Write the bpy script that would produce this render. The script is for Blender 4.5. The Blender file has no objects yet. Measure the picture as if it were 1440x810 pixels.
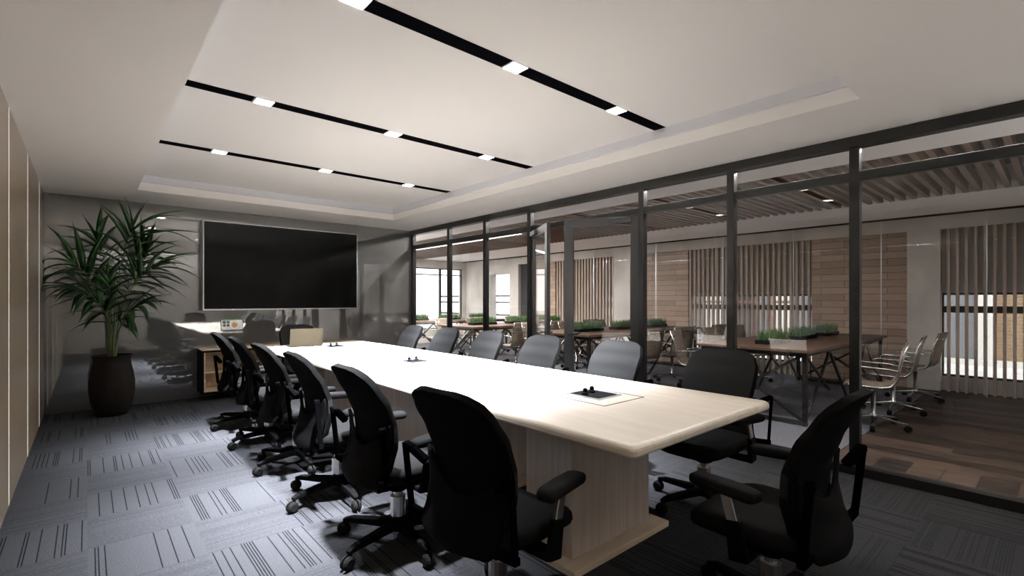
import bpy, bmesh, math, random
from mathutils import Vector, Matrix
random.seed(7)
PI = math.pi
SC = bpy.context.scene
COL = SC.collection

# ------------------------------------------------------------------ materials
def nt(name):
    m = bpy.data.materials.new(name); m.use_nodes = True
    t = m.node_tree
    b = t.nodes['Principled BSDF']
    return m, t, b

def plain(name, col, rough=0.5, metal=0.0, spec=0.5, coat=0.0, coat_r=0.05, sheen=0.0):
    m, t, b = nt(name)
    b.inputs['Base Color'].default_value = (*col, 1)
    b.inputs['Roughness'].default_value = rough
    b.inputs['Metallic'].default_value = metal
    b.inputs['Specular IOR Level'].default_value = spec
    b.inputs['Coat Weight'].default_value = coat
    b.inputs['Coat Roughness'].default_value = coat_r
    b.inputs['Sheen Weight'].default_value = sheen
    return m

def ramp(t, fac, stops):
    r = t.nodes.new('ShaderNodeValToRGB')
    e = r.color_ramp.elements
    while len(e) < len(stops): e.new(0.5)
    for i, (p, c) in enumerate(stops):
        e[i].position = p; e[i].color = (*c, 1)
    t.links.new(fac, r.inputs[0])
    return r.outputs[0]

def noise(t, scale3, scale=1.0, detail=4, rough=0.55, coord='Object', dist=0.0):
    tc = t.nodes.new('ShaderNodeTexCoord')
    mp = t.nodes.new('ShaderNodeMapping')
    mp.inputs['Scale'].default_value = scale3
    n = t.nodes.new('ShaderNodeTexNoise')
    n.inputs['Scale'].default_value = scale
    n.inputs['Detail'].default_value = detail
    n.inputs['Roughness'].default_value = rough
    n.inputs['Distortion'].default_value = dist
    t.links.new(tc.outputs[coord], mp.inputs[0]); t.links.new(mp.outputs[0], n.inputs[0])
    return n.outputs[0]

def noisy(name, c1, c2, scale3=(1, 1, 1), scale=5, rough=0.6, lo=0.3, hi=0.7, detail=5, bump=0.0, dist=0.0, **kw):
    m = plain(name, c1, rough, **kw)
    t = m.node_tree; b = t.nodes['Principled BSDF']
    f = noise(t, scale3, scale, detail, dist=dist)
    t.links.new(ramp(t, f, [(lo, c1), (hi, c2)]), b.inputs['Base Color'])
    if bump:
        bp = t.nodes.new('ShaderNodeBump'); bp.inputs['Strength'].default_value = bump
        bp.inputs['Distance'].default_value = 0.004
        t.links.new(f, bp.inputs['Height']); t.links.new(bp.outputs[0], b.inputs['Normal'])
    return m

def emit(name, col, strength):
    m, t, b = nt(name)
    b.inputs['Base Color'].default_value = (*col, 1)
    b.inputs['Emission Color'].default_value = (*col, 1)
    b.inputs['Emission Strength'].default_value = strength
    return m

def glass(name, tint=(1, 1, 1), ior=1.5, gain=1.0):
    """thin architectural pane: fresnel mirror over a clear sheet"""
    m = bpy.data.materials.new(name); m.use_nodes = True
    t = m.node_tree
    for n in list(t.nodes): t.nodes.remove(n)
    o = t.nodes.new('ShaderNodeOutputMaterial')
    mix = t.nodes.new('ShaderNodeMixShader')
    tr = t.nodes.new('ShaderNodeBsdfTransparent'); tr.inputs[0].default_value = (*tint, 1)
    gl = t.nodes.new('ShaderNodeBsdfGlossy'); gl.inputs['Roughness'].default_value = 0.0
    gl.inputs[0].default_value = (1, 1, 1, 1)
    fr = t.nodes.new('ShaderNodeFresnel')
    ge = t.nodes.new('ShaderNodeNewGeometry'); mr = t.nodes.new('ShaderNodeMapRange')     # same mirror from both faces of the sheet
    mr.inputs['To Min'].default_value = ior; mr.inputs['To Max'].default_value = 1.0 / ior
    t.links.new(ge.outputs['Backfacing'], mr.inputs['Value']); t.links.new(mr.outputs[0], fr.inputs[0])
    mu = t.nodes.new('ShaderNodeMath'); mu.operation = 'MULTIPLY'; mu.inputs[1].default_value = gain
    mu.use_clamp = True
    t.links.new(fr.outputs[0], mu.inputs[0])
    t.links.new(mu.outputs[0], mix.inputs[0]); t.links.new(tr.outputs[0], mix.inputs[1])
    t.links.new(gl.outputs[0], mix.inputs[2]); t.links.new(mix.outputs[0], o.inputs[0])
    return m

class NG:
    """tiny expression helper over shader math nodes"""
    def __init__(s, t): s.t = t
    def op(s, o, a, b=None, c=None, clamp=False):
        n = s.t.nodes.new('ShaderNodeMath'); n.operation = o; n.use_clamp = clamp
        for i, v in enumerate((a, b, c)):
            if v is None: continue
            if isinstance(v, (int, float)): n.inputs[i].default_value = v
            else: s.t.links.new(v, n.inputs[i])
        return n.outputs[0]
    def xyz(s):
        g = s.t.nodes.new('ShaderNodeNewGeometry'); sp = s.t.nodes.new('ShaderNodeSeparateXYZ')
        s.t.links.new(g.outputs['Position'], sp.inputs[0]); return sp.outputs
    def white(s, v, w=None):
        n = s.t.nodes.new('ShaderNodeTexWhiteNoise')
        if w is None:
            n.noise_dimensions = '1D'; s.t.links.new(v, n.inputs['W'])
        else:
            n.noise_dimensions = '2D'; c = s.t.nodes.new('ShaderNodeCombineXYZ')
            s.t.links.new(v, c.inputs[0]); s.t.links.new(w, c.inputs[1]); s.t.links.new(c.outputs[0], n.inputs['Vector'])
        return n.outputs['Value']
    def mixc(s, f, a, b):
        n = s.t.nodes.new('ShaderNodeMix'); n.data_type = 'RGBA'
        for i, v in ((0, f), (6, a), (7, b)):
            if isinstance(v, (int, float)): n.inputs[i].default_value = v
            elif isinstance(v, tuple): n.inputs[i].default_value = (*v, 1)
            else: s.t.links.new(v, n.inputs[i])
        return n.outputs[2]

def carpet_material(name='carpet_tiles'):
    m, t, b = nt(name)
    b.inputs['Roughness'].default_value = 1.0
    b.inputs['Specular IOR Level'].default_value = 0.0
    g = NG(t); x, y, z = g.xyz()
    i = g.op('FLOOR', g.op('DIVIDE', x, 0.5)); j = g.op('FLOOR', g.op('DIVIDE', g.op('SUBTRACT', y, 0.09), 0.5))
    chk = g.op('MODULO', g.op('ADD', g.op('ADD', i, j), 40), 2.0)       # 0 = striped tile
    striped = g.op('LESS_THAN', chk, 0.5)
    # dark pile lines along the room in the striped tiles
    q = g.op('DIVIDE', x, 0.0139)
    on = g.op('GREATER_THAN', g.white(g.op('FLOOR', q), j), 0.70)
    thin = g.op('LESS_THAN', g.op('FRACT', q), 0.42)
    line = g.op('MULTIPLY', g.op('MULTIPLY', on, thin), striped)
    # faint lines across the room in the plain tiles
    q2 = g.op('DIVIDE', y, 0.0125)
    on2 = g.op('GREATER_THAN', g.white(g.op('FLOOR', q2), i), 0.55)
    thin2 = g.op('LESS_THAN', g.op('FRACT', q2), 0.5)
    line2 = g.op('MULTIPLY', g.op('MULTIPLY', g.op('MULTIPLY', on2, thin2), g.op('SUBTRACT', 1.0, striped)), 0.3)
    weave = noise(t, (260, 260, 260), 1.0, 2)
    wv2 = noise(t, (60, 380, 10), 1.0, 2)
    base = ramp(t, weave, [(0.3, (0.012, 0.012, 0.013)), (0.7, (0.062, 0.062, 0.0645))])
    fine = ramp(t, wv2, [(0.3, (0.022, 0.022, 0.0236)), (0.7, (0.049, 0.049, 0.0512))])
    c = g.mixc(striped, fine, base)
    c = g.mixc(g.op('MAXIMUM', line, line2), c, (0.009, 0.009, 0.0105))
    t.links.new(c, b.inputs['Base Color'])
    bp = t.nodes.new('ShaderNodeBump'); bp.inputs['Strength'].default_value = 0.25; bp.inputs['Distance'].default_value = 0.003
    t.links.new(weave, bp.inputs['Height']); t.links.new(bp.outputs[0], b.inputs['Normal'])
    return m

def plank_floor_material():
    m, t, b = nt('dark_plank_floor')
    b.inputs['Roughness'].default_value = 0.6; b.inputs['Specular IOR Level'].default_value = 0.2
    g = NG(t); x, y, z = g.xyz()
    near = g.op('LESS_THAN', x, 5.32)
    # boards along Y, with a border row of short boards by the glass
    bx = g.op('FLOOR', g.op('DIVIDE', x, 0.19))
    by = g.op('FLOOR', g.op('DIVIDE', g.op('ADD', y, g.op('MULTIPLY', bx, 0.43)), 1.4))
    by2 = g.op('FLOOR', g.op('DIVIDE', y, 0.21))
    fx = g.op('FRACT', g.op('DIVIDE', x, 0.19)); fy2 = g.op('FRACT', g.op('DIVIDE', y, 0.21))
    gap1 = g.op('LESS_THAN', fx, 0.03); gap2 = g.op('LESS_THAN', fy2, 0.035)
    gap = g.op('ADD', g.op('MULTIPLY', near, gap2), g.op('MULTIPLY', g.op('SUBTRACT', 1.0, near), g.op('MULTIPLY', gap1, 0.6)))
    tone = g.op('ADD', g.op('MULTIPLY', near, g.white(by2)), g.op('MULTIPLY', g.op('SUBTRACT', 1.0, near), g.white(bx, by)))
    grain = noise(t, (22, 1.6, 1), 1.6, 6, dist=0.6)
    c = ramp(t, g.op('ADD', g.op('MULTIPLY', grain, 0.75), g.op('MULTIPLY', tone, 0.25)),
             [(0.35, (0.006, 0.004, 0.003)), (0.64, (0.058, 0.038, 0.028))])
    c = g.mixc(gap, c, (0.008, 0.006, 0.005))
    t.links.new(c, b.inputs['Base Color'])
    return m

def brick_like(name, c1, c2, mortar, bw, bh, ms=0.006, rough=0.6, plane='yz'):
    m, t, b = nt(name); b.inputs['Roughness'].default_value = rough
    g = NG(t); x, y, z = g.xyz()
    c = t.nodes.new('ShaderNodeCombineXYZ')
    t.links.new(y if plane == 'yz' else x, c.inputs[0]); t.links.new(z, c.inputs[1])
    br = t.nodes.new('ShaderNodeTexBrick')
    br.inputs['Color1'].default_value = (*c1, 1); br.inputs['Color2'].default_value = (*c2, 1)
    br.inputs['Mortar'].default_value = (*mortar, 1)
    br.inputs['Scale'].default_value = 1.0; br.inputs['Mortar Size'].default_value = ms
    br.inputs['Brick Width'].default_value = bw; br.inputs['Row Height'].default_value = bh
    br.offset = 0.37
    t.links.new(c.outputs[0], br.inputs['Vector'])
    n = noise(t, (1, 6, 60), 1.0, 4)
    mm = t.nodes.new('ShaderNodeMix'); mm.data_type = 'RGBA'; mm.blend_type = 'MULTIPLY'
    mm.inputs[0].default_value = 0.6
    t.links.new(br.outputs[0], mm.inputs[6])
    t.links.new(ramp(t, n, [(0.3, (0.6, 0.6, 0.6)), (0.7, (1, 1, 1))]), mm.inputs[7])
    t.links.new(mm.outputs[2], b.inputs['Base Color'])
    return m

def wood_panel_wall():
    m, t, b = nt('wood_wall_panels')
    b.inputs['Roughness'].default_value = 0.28
    b.inputs['Specular IOR Level'].default_value = 0.5
    b.inputs['Coat Weight'].default_value = 0.35; b.inputs['Coat Roughness'].default_value = 0.12
    n = noise(t, (8, 26, 1.1), 1.6, 6, dist=0.4)
    t.links.new(ramp(t, n, [(0.25, (0.28, 0.215, 0.135)), (0.75, (0.37, 0.295, 0.20))]), b.inputs['Base Color'])
    return m

def back_wall_mat():
    m, t, b = nt('glossy_grey_wall')
    n = noise(t, (1, 1, 1), 1.3, 3)
    t.links.new(ramp(t, n, [(0.3, (0.085, 0.085, 0.083)), (0.7, (0.105, 0.105, 0.103))]), b.inputs['Base Color'])
    b.inputs['Roughness'].default_value = 0.5
    b.inputs['Coat Weight'].default_value = 1.0; b.inputs['Coat Roughness'].default_value = 0.0
    b.inputs['Coat IOR'].default_value = 3.0
    return m

M = dict(
    ceiling=plain('tray_white_plaster', (0.95, 0.945, 0.94), 0.9, spec=0.2), soffit=plain('soffit_shaded_beige_plaster', (0.95, 0.93, 0.912), 0.9, spec=0.2),  # soffit warm beige, also a touch darker to carry the tray's light contrast
    cove=plain('cove_shade_plaster', (0.72, 0.73, 0.78), 0.9, spec=0.2),  # bluish grey stands for shade in the tray's upper recess
    carpet=carpet_material(), plank=plank_floor_material(), woodwall=wood_panel_wall(), backwall=back_wall_mat(),
    nearwall=plain('near_wall_paint', (0.80, 0.78, 0.76), 0.8),
    steel=plain('dark_frame', (0.011, 0.0108, 0.0105), 0.4, spec=0.3),
    doorsteel=plain('door_frame_metal', (0.026, 0.0265, 0.0265), 0.45, spec=0.35),
    glass=glass('partition_glass', (0.96, 0.965, 0.97), 1.55, 1.0),
    screenglass=glass('screen_glass', (0.97, 0.97, 0.975), 1.15, 1.0),
    winglass=glass('window_glass', (0.95, 0.96, 0.97), 1.45, 1.0),
    tabletop=noisy('ash_tabletop', (0.68, 0.585, 0.47), (0.80, 0.715, 0.60), (16, 1.1, 8), 1.5, 0.32, 0.3, 0.72, 6, dist=0.5),
    tableleg=noisy('ash_pedestal', (0.50, 0.42, 0.36), (0.63, 0.55, 0.49), (22, 22, 0.9), 1.6, 0.3, 0.3, 0.7, 6, dist=0.3, coat=0.3),
    tablebase=noisy('ash_plinth', (0.58, 0.46, 0.34), (0.72, 0.60, 0.46), (2, 14, 8), 1.6, 0.4, 0.3, 0.7, 6),
    groove=plain('inlay_groove', (0.012, 0.008, 0.005), 0.9, spec=0.05),
    backfab=noisy('lit_back_upholstery', (0.0145, 0.0145, 0.0142), (0.0205, 0.0203, 0.0198), (1, 1, 1), 320, 0.8, spec=0.02),  # lighter copy of the black fabric, lamplight on the back's front in its colour
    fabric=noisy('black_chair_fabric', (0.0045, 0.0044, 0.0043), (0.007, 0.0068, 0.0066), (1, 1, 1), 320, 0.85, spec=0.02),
    seatfab=noisy('charcoal_seat_fabric', (0.008, 0.0079, 0.0077), (0.012, 0.0118, 0.0114), (1, 1, 1), 320, 0.8, spec=0.03),
    plastic=plain('black_plastic', (0.0035, 0.0035, 0.0036), 0.7, spec=0.03),
    rubber=plain('dark_rubber', (0.008, 0.0079, 0.0076), 0.8, spec=0.05),
    strap=plain('matt_black_strap', (0.0018, 0.0018, 0.0019), 0.9, spec=0.0),
    chrome=plain('brushed_steel', (0.62, 0.61, 0.60), 0.28, metal=1.0),
    black=plain('black_satin', (0.005, 0.005, 0.006), 0.7, spec=0.06),
    channel=plain('black_channel', (0.0015, 0.0015, 0.002), 0.9, spec=0.0),
    lamp=emit('lamp_diffuser', (1.0, 0.98, 0.94), 12.0),
    line=emit('light_line_diffuser', (1.0, 0.97, 0.93), 4.0),
    led=emit('led_line', (1.0, 0.94, 0.85), 1.1),
    screen=plain('tv_glass', (0.0015, 0.0015, 0.0015), 0.15, spec=0.10),
    silver=plain('silver_bezel', (0.5, 0.52, 0.55), 0.3, metal=0.8),
    laptopskin=plain('bronze_lid', (0.045, 0.038, 0.026), 0.5, spec=0.1),
    display=emit('laptop_display', (0.9, 0.92, 0.9), 1.0),
    orange=emit('chart_orange', (0.85, 0.35, 0.05), 0.9), green=emit('chart_green', (0.25, 0.6, 0.2), 0.8), slate=emit('chart_slate', (0.08, 0.09, 0.1), 0.6),
    pot=noisy('dark_brown_pot', (0.009, 0.0068, 0.0058), (0.014, 0.011, 0.0095), (1, 1, 1), 30, 0.7, spec=0.12),
    soil=noisy('soil', (0.02, 0.014, 0.01), (0.05, 0.035, 0.025), (1, 1, 1), 60, 0.95),
    leaf=noisy('palm_leaf', (0.010, 0.032, 0.009), (0.030, 0.080, 0.022), (1, 1, 1), 9, 0.5, spec=0.2),
    stem=noisy('palm_stem', (0.045, 0.09, 0.02), (0.11, 0.15, 0.04), (3, 3, 12), 6, 0.5),
    oak=noisy('oak_cabinet', (0.62, 0.46, 0.29), (0.78, 0.62, 0.43), (3, 8, 14), 1.6, 0.4, 0.3, 0.7, 6),
    concrete=noisy('concrete', (0.38, 0.36, 0.33), (0.58, 0.55, 0.51), (1, 1, 0.7), 1.6, 0.8, 0.3, 0.7, 8),
    officeceil=plain('office_plaster', (0.88, 0.85, 0.83), 0.9),
    voidceil=plain('dark_soffit', (0.03, 0.03, 0.032), 0.9),
    slatwood=noisy('ceiling_slat_wood', (0.085, 0.042, 0.022), (0.17, 0.09, 0.05), (1.5, 20, 20), 1.5, 0.5, 0.3, 0.7, 5),
    wallslat=noisy('wall_slat_wood', (0.26, 0.20, 0.165), (0.42, 0.34, 0.29), (20, 20, 1.2), 1.5, 0.55, 0.3, 0.7, 5),
    slatback=plain('grey_panel', (0.42, 0.41, 0.40), 0.8),
    plankwall=brick_like('plank_cladding', (0.38, 0.27, 0.20), (0.25, 0.17, 0.12), (0.07, 0.04, 0.03), 0.95, 0.115, 0.004),
    desktop=noisy('walnut_desktop', (0.05, 0.027, 0.018), (0.10, 0.057, 0.037), (1.5, 18, 8), 1.6, 0.4, 0.3, 0.7, 5),
    mesh=noisy('beige_mesh_fabric', (0.13, 0.10, 0.075), (0.20, 0.16, 0.12), (1, 1, 30), 2, 0.6, 0.35, 0.65, 2),
    alu=plain('polished_aluminium', (0.36, 0.355, 0.35), 0.25, metal=1.0),
    grass=noisy('grass_blade', (0.015, 0.045, 0.008), (0.04, 0.10, 0.018), (1, 1, 1), 14, 0.6),
    officecarpet=noisy('office_grey_carpet', (0.055, 0.055, 0.066), (0.085, 0.085, 0.099), (1, 1, 1), 40, 0.9),
    paving=noisy('pale_paving', (0.55, 0.52, 0.48), (0.68, 0.65, 0.6), (1, 1, 1), 2, 0.9),
    brick=brick_like('tan_brick', (0.30, 0.19, 0.10), (0.24, 0.15, 0.075), (0.3, 0.25, 0.18), 0.24, 0.075, 0.008, 0.85),
    render=plain('white_render', (0.55, 0.53, 0.48), 0.8),
    greyrender=plain('grey_render', (0.16, 0.165, 0.17), 0.85), redframe=plain('red_frame', (0.20, 0.09, 0.07), 0.6),
    darkglass=plain('dark_window_glass', (0.03, 0.035, 0.04), 0.1),
    cord=plain('cord_grey', (0.16, 0.15, 0.14), 0.5),
)

# ------------------------------------------------------------------ mesh helpers
def B(): return bmesh.new()

def obj(name, bm, mat, parent=None, smooth=False, kind=None, bevel=0.0, seg=2, sub=0):
    bmesh.ops.recalc_face_normals(bm, faces=bm.faces)
    me = bpy.data.meshes.new(name); bm.to_mesh(me); bm.free()
    for mm in (mat if isinstance(mat, (list, tuple)) else [mat]): me.materials.append(mm)
    if smooth:
        for p in me.polygons: p.use_smooth = True
    o = bpy.data.objects.new(name, me); COL.objects.link(o)
    if parent: o.parent = parent
    if kind: o['kind'] = kind
    if bevel:
        md = o.modifiers.new('edge', 'BEVEL'); md.width = bevel; md.segments = seg; md.limit_method = 'ANGLE'; md.angle_limit = 0.6
    if sub:
        md = o.modifiers.new('round', 'SUBSURF'); md.levels = sub; md.render_levels = sub
    return o

def tag(o, label=None, cat=None, group=None, kind=None):
    if label: o['label'] = label
    if cat: o['category'] = cat
    if group: o['group'] = group
    if kind: o['kind'] = kind
    return o

def thing(name, label, cat, loc=(0, 0, 0), rz=0.0, group=None):
    o = bpy.data.objects.new(name, None); COL.objects.link(o)
    o.location = loc; o.rotation_euler = (0, 0, rz); o.empty_display_size = 0.1
    return tag(o, label, cat, group)

def copy_tree(o, parent=None):
    c = o.copy(); COL.objects.link(c)
    if parent: c.parent = parent
    for ch in list(o.children): copy_tree(ch, c)
    return c

def box(bm, x0, x1, y0, y1, z0, z1, mi=0):
    v = [bm.verts.new(p) for p in ((x0, y0, z0), (x1, y0, z0), (x1, y1, z0), (x0, y1, z0), (x0, y0, z1), (x1, y0, z1), (x1, y1, z1), (x0, y1, z1))]
    for f in ((0, 3, 2, 1), (4, 5, 6, 7), (0, 1, 5, 4), (1, 2, 6, 5), (2, 3, 7, 6), (3, 0, 4, 7)):
        bm.faces.new([v[i] for i in f]).material_index = mi
    return v

def bar(bm, a, b, w, h, up=(0, 0, 1), w2=None, h2=None):
    """a straight bar from a to b, w across, h along up; may taper to w2 x h2"""
    a, b = Vector(a), Vector(b); d = (b - a).normalized(); u = Vector(up)
    s = d.cross(u)
    if s.length < 1e-4: s = d.cross(Vector((1, 0, 0)))
    s.normalize(); u = s.cross(d).normalized()
    w2 = w if w2 is None else w2; h2 = h if h2 is None else h2
    r = []
    for p, ww, hh in ((a, w, h), (b, w2, h2)):
        r.append([bm.verts.new(p + s * sx * ww / 2 + u * su * hh / 2) for sx, su in ((-1, -1), (1, -1), (1, 1), (-1, 1))])
    for i in range(4): bm.faces.new((r[0][i], r[0][(i + 1) % 4], r[1][(i + 1) % 4], r[1][i]))
    bm.faces.new(r[0][::-1]); bm.faces.new(r[1])

def tube(bm, pts, rad, n=8, cap=True):
    pts = [Vector(p) for p in pts]; R = rad if isinstance(rad, (list, tuple)) else [rad] * len(pts)
    rings = []; prev = None
    for i, p in enumerate(pts):
        d = (pts[min(i + 1, len(pts) - 1)] - pts[max(i - 1, 0)]).normalized()
        if prev is None:
            s = d.cross(Vector((0, 0, 1)))
            if s.length < 1e-3: s = d.cross(Vector((1, 0, 0)))
        else: s = prev - d * prev.dot(d)
        s.normalize(); prev = s; t = d.cross(s)
        rings.append([bm.verts.new(p + (s * math.cos(2 * PI * k / n) + t * math.sin(2 * PI * k / n)) * R[i]) for k in range(n)])
    for a, b in zip(rings, rings[1:]):
        for k in range(n): bm.faces.new((a[k], a[(k + 1) % n], b[(k + 1) % n], b[k]))
    if cap: bm.faces.new(rings[0][::-1]); bm.faces.new(rings[-1])

def lathe(bm, prof, c=(0, 0, 0), n=24, capb=True, capt=True):
    rings = [[bm.verts.new((c[0] + r * math.cos(2 * PI * k / n), c[1] + r * math.sin(2 * PI * k / n), c[2] + z)) for k in range(n)] for r, z in prof]
    for a, b in zip(rings, rings[1:]):
        for k in range(n): bm.faces.new((a[k], a[(k + 1) % n], b[(k + 1) % n], b[k]))
    if capb: bm.faces.new(rings[0][::-1])
    if capt: bm.faces.new(rings[-1])

def sheet(bm, fn, nu, nv, thick):
    """solid curved sheet: fn(u,v)->Vector for u,v in 0..1; thickness along the local normal"""
    P = [[Vector(fn(i / nu, j / nv)) for j in range(nv + 1)] for i in range(nu + 1)]
    def nrm(i, j):
        a = P[min(i + 1, nu)][j] - P[max(i - 1, 0)][j]; b = P[i][min(j + 1, nv)] - P[i][max(j - 1, 0)]
        n = a.cross(b); return n.normalized() if n.length > 1e-9 else Vector((1, 0, 0))
    top = [[bm.verts.new(P[i][j] + nrm(i, j) * thick / 2) for j in range(nv + 1)] for i in range(nu + 1)]
    bot = [[bm.verts.new(P[i][j] - nrm(i, j) * thick / 2) for j in range(nv + 1)] for i in range(nu + 1)]
    for i in range(nu):
        for j in range(nv):
            bm.faces.new((top[i][j], top[i + 1][j], top[i + 1][j + 1], top[i][j + 1]))
            bm.faces.new((bot[i][j], bot[i][j + 1], bot[i + 1][j + 1], bot[i + 1][j]))
    for i in range(nu):
        bm.faces.new((top[i][0], bot[i][0], bot[i + 1][0], top[i + 1][0])); bm.faces.new((top[i][nv], top[i + 1][nv], bot[i + 1][nv], bot[i][nv]))
    for j in range(nv):
        bm.faces.new((top[0][j], top[0][j + 1], bot[0][j + 1], bot[0][j])); bm.faces.new((top[nu][j], bot[nu][j], bot[nu][j + 1], top[nu][j + 1]))

def lerp_tab(tab, x):
    if x <= tab[0][0]: return tab[0][1]
    for (a, va), (b, vb) in zip(tab, tab[1:]):
        if x <= b:
            f = (x - a) / (b - a); f = f * f * (3 - 2 * f) * 0.5 + f * 0.5
            return va + (vb - va) * f
    return tab[-1][1]

# ------------------------------------------------------------------ room dimensions
XL, XG, YB, YN, H = -0.40, 4.64, 8.15, -0.6, 2.70
TX0, TX1, TY0, TY1, TZ = 0.445, 3.765, 0.87, 7.23, 2.88       # ceiling tray
OX, OY = 9.82, 13.6                                           # office far wall / end wall

# ------------------------------------------------------------------ setting: conference room
def st(name, bm, mat, **k): return obj(name, bm, mat, kind='structure', **k)
bm = B(); box(bm, XL - 0.15, XG + 0.03, YN - 0.15, YB + 0.15, -0.12, 0); st('floor', bm, M['carpet'])
bm = B(); box(bm, XL - 0.15, XL, YN - 0.15, YB + 0.15, 0, H + 0.4); st('wall_left', bm, M['woodwall'])
bm = B(); box(bm, XL, XG + 0.06, YB, YB + 0.15, 0, H + 0.4); st('wall_back', bm, M['backwall'])
bm = B(); box(bm, XL, OX + 0.3, YN - 0.15, YN, 0, 3.4); st('wall_front', bm, M['nearwall'])
bm = B()
C1 = H + 0.4
box(bm, XL, TX0, YN, YB, H, C1); box(bm, TX1, XG + 0.06, YN, YB, H, C1)
box(bm, TX0, TX1, YN, TY0, H, C1); box(bm, TX0, TX1, TY1, YB, H, C1)
box(bm, TX0, TX1, TY0, TY1, TZ, C1, 1)
st('ceiling', bm, [M['soffit'], M['ceiling']])
# stepped lip inside the tray
bm = B()
l0, l1, w = 2.795, TZ, 0.03
box(bm, TX0, TX0 + w, TY0, TY1, l0, l1); box(bm, TX1 - w, TX1, TY0, TY1, l0, l1)
box(bm, TX0 + w, TX1 - w, TY0, TY0 + w, l0, l1); box(bm, TX0 + w, TX1 - w, TY1 - w, TY1, l0, l1)
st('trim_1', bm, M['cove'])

# wood wall: joints carry light lines
LED = [(0.62, 'nearest the glass wall end'), (1.98, ''), (3.34, ''), (4.70, 'first thin vertical light line in the wood wall from the left picture edge'),
       (6.06, 'middle thin vertical light line in the wood wall'), (7.42, 'thin vertical light line in the wood wall beside the palm, closest to the corner')]
for i, (y, lb) in enumerate(LED[3:]):
    t = thing('wall_light_line', lb, 'light line', (XL, y, 0), 0, 'light lines in the wood wall')
    bm = B(); box(bm, 0, 0.0006, -0.009, 0.009, 0.0, H); obj('channel', bm, M['oak'], t)
    bm = B(); box(bm, 0.0006, 0.0012, -0.005, 0.005, 0.005, H - 0.005); obj('diffuser', bm, M['led'], t)

# ceiling light tracks
RX = [0.99, 2.05, 3.11]
for k, y in enumerate((2.307, 3.95, 5.58)):
    t = thing('ceiling_track', ['black recessed ceiling track with square lamps, nearest the camera', 'black recessed ceiling track with square lamps, middle of the three',
              'black recessed ceiling track with square lamps, nearest the television'][k], 'ceiling light', (0, y, TZ), 0, 'recessed light tracks in the ceiling tray')
    bm = B(); hw = 0.054
    segs = [TX0 + 0.032] + [v for x in RX for v in (x - 0.07, x + 0.07)] + [TX1 - 0.032]
    for a, b in zip(segs[0::2], segs[1::2]): box(bm, a, b, -hw, hw, -0.004, 0.0)
    obj('channel', bm, M['channel'], t)
    for x in RX:
        bm = B(); box(bm, x - 0.07, x + 0.07, -hw, hw, -0.006, 0.0); l = obj('lamp', bm, M['silver'], t)
        bm = B(); box(bm, x - 0.055, x + 0.062, -hw + 0.002, hw - 0.002, -0.008, -0.006); obj('diffuser', bm, M['lamp'], l)
        ld = bpy.data.lights.new('downlight', 'SPOT'); ld.energy = 3600; ld.spot_size = math.radians(150); ld.spot_blend = 0.5
        ld.shadow_soft_size = 0.05; ld.color = (0.92, 0.97, 1.08)
        # reflector lamp photometry: strong axis, soft tail
        ld.use_nodes = True; lt_ = ld.node_tree; em = lt_.nodes['Emission']; g = NG(lt_)
        tc_ = lt_.nodes.new('ShaderNodeTexCoord'); sx_ = lt_.nodes.new('ShaderNodeSeparateXYZ'); lt_.links.new(tc_.outputs['Normal'], sx_.inputs[0])
        ct = g.op('ABSOLUTE', sx_.outputs[2]); dev = g.op('SUBTRACT', 1.0, ct)
        lt_.links.new(g.op('ADD', g.op('EXPONENT', g.op('DIVIDE', dev, -0.038)), g.op('MULTIPLY', g.op('EXPONENT', g.op('DIVIDE', dev, -0.16)), 0.009)), em.inputs['Strength'])
        lo = bpy.data.objects.new('downlight_beam', ld); COL.objects.link(lo); lo.location = (x, y, TZ - 0.04); lo.rotation_euler = (math.radians(13) if k == 0 else 0, 0, 0)

# ------------------------------------------------------------------ glass partition
PY = [8.10, 6.89, 5.89, 4.89, 3.08, 2.09, 1.10, 0.11, -0.55]
bm = B(); box(bm, XG - 0.05, XG + 0.06, YN, YB, 2.615, H); st('trim_2', bm, M['steel'], bevel=0.003)
bm = B(); box(bm, XG - 0.06, XG + 0.06, YN, YB, 0.0, 0.07); st('trim_3', bm, M['steel'], bevel=0.003)
n = 0
for a, b in zip(PY, PY[1:]):
    n += 1
    w = thing('window_%d' % n, None, None); w['kind'] = 'structure'
    bm = B(); box(bm, XG - 0.04, XG + 0.03, a - 0.035, a + 0.035, 0.07, 2.615); obj('mullion', bm, M['steel'], w, bevel=0.003)
    bm = B(); box(bm, XG - 0.03, XG + 0.03, b + 0.035, a - 0.035, 2.345, 2.42); obj('transom', bm, M['steel'], w, bevel=0.003)
    bm = B(); box(bm, XG - 0.006, XG + 0.004, b + 0.03, a - 0.03, 2.42, 2.62); obj('upper_pane', bm, M['glass'], w)
    if n != 4:
        bm = B(); box(bm, XG - 0.006, XG + 0.004, b + 0.03, a - 0.03, 0.065, 2.35); obj('pane', bm, M['glass'], w)
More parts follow.
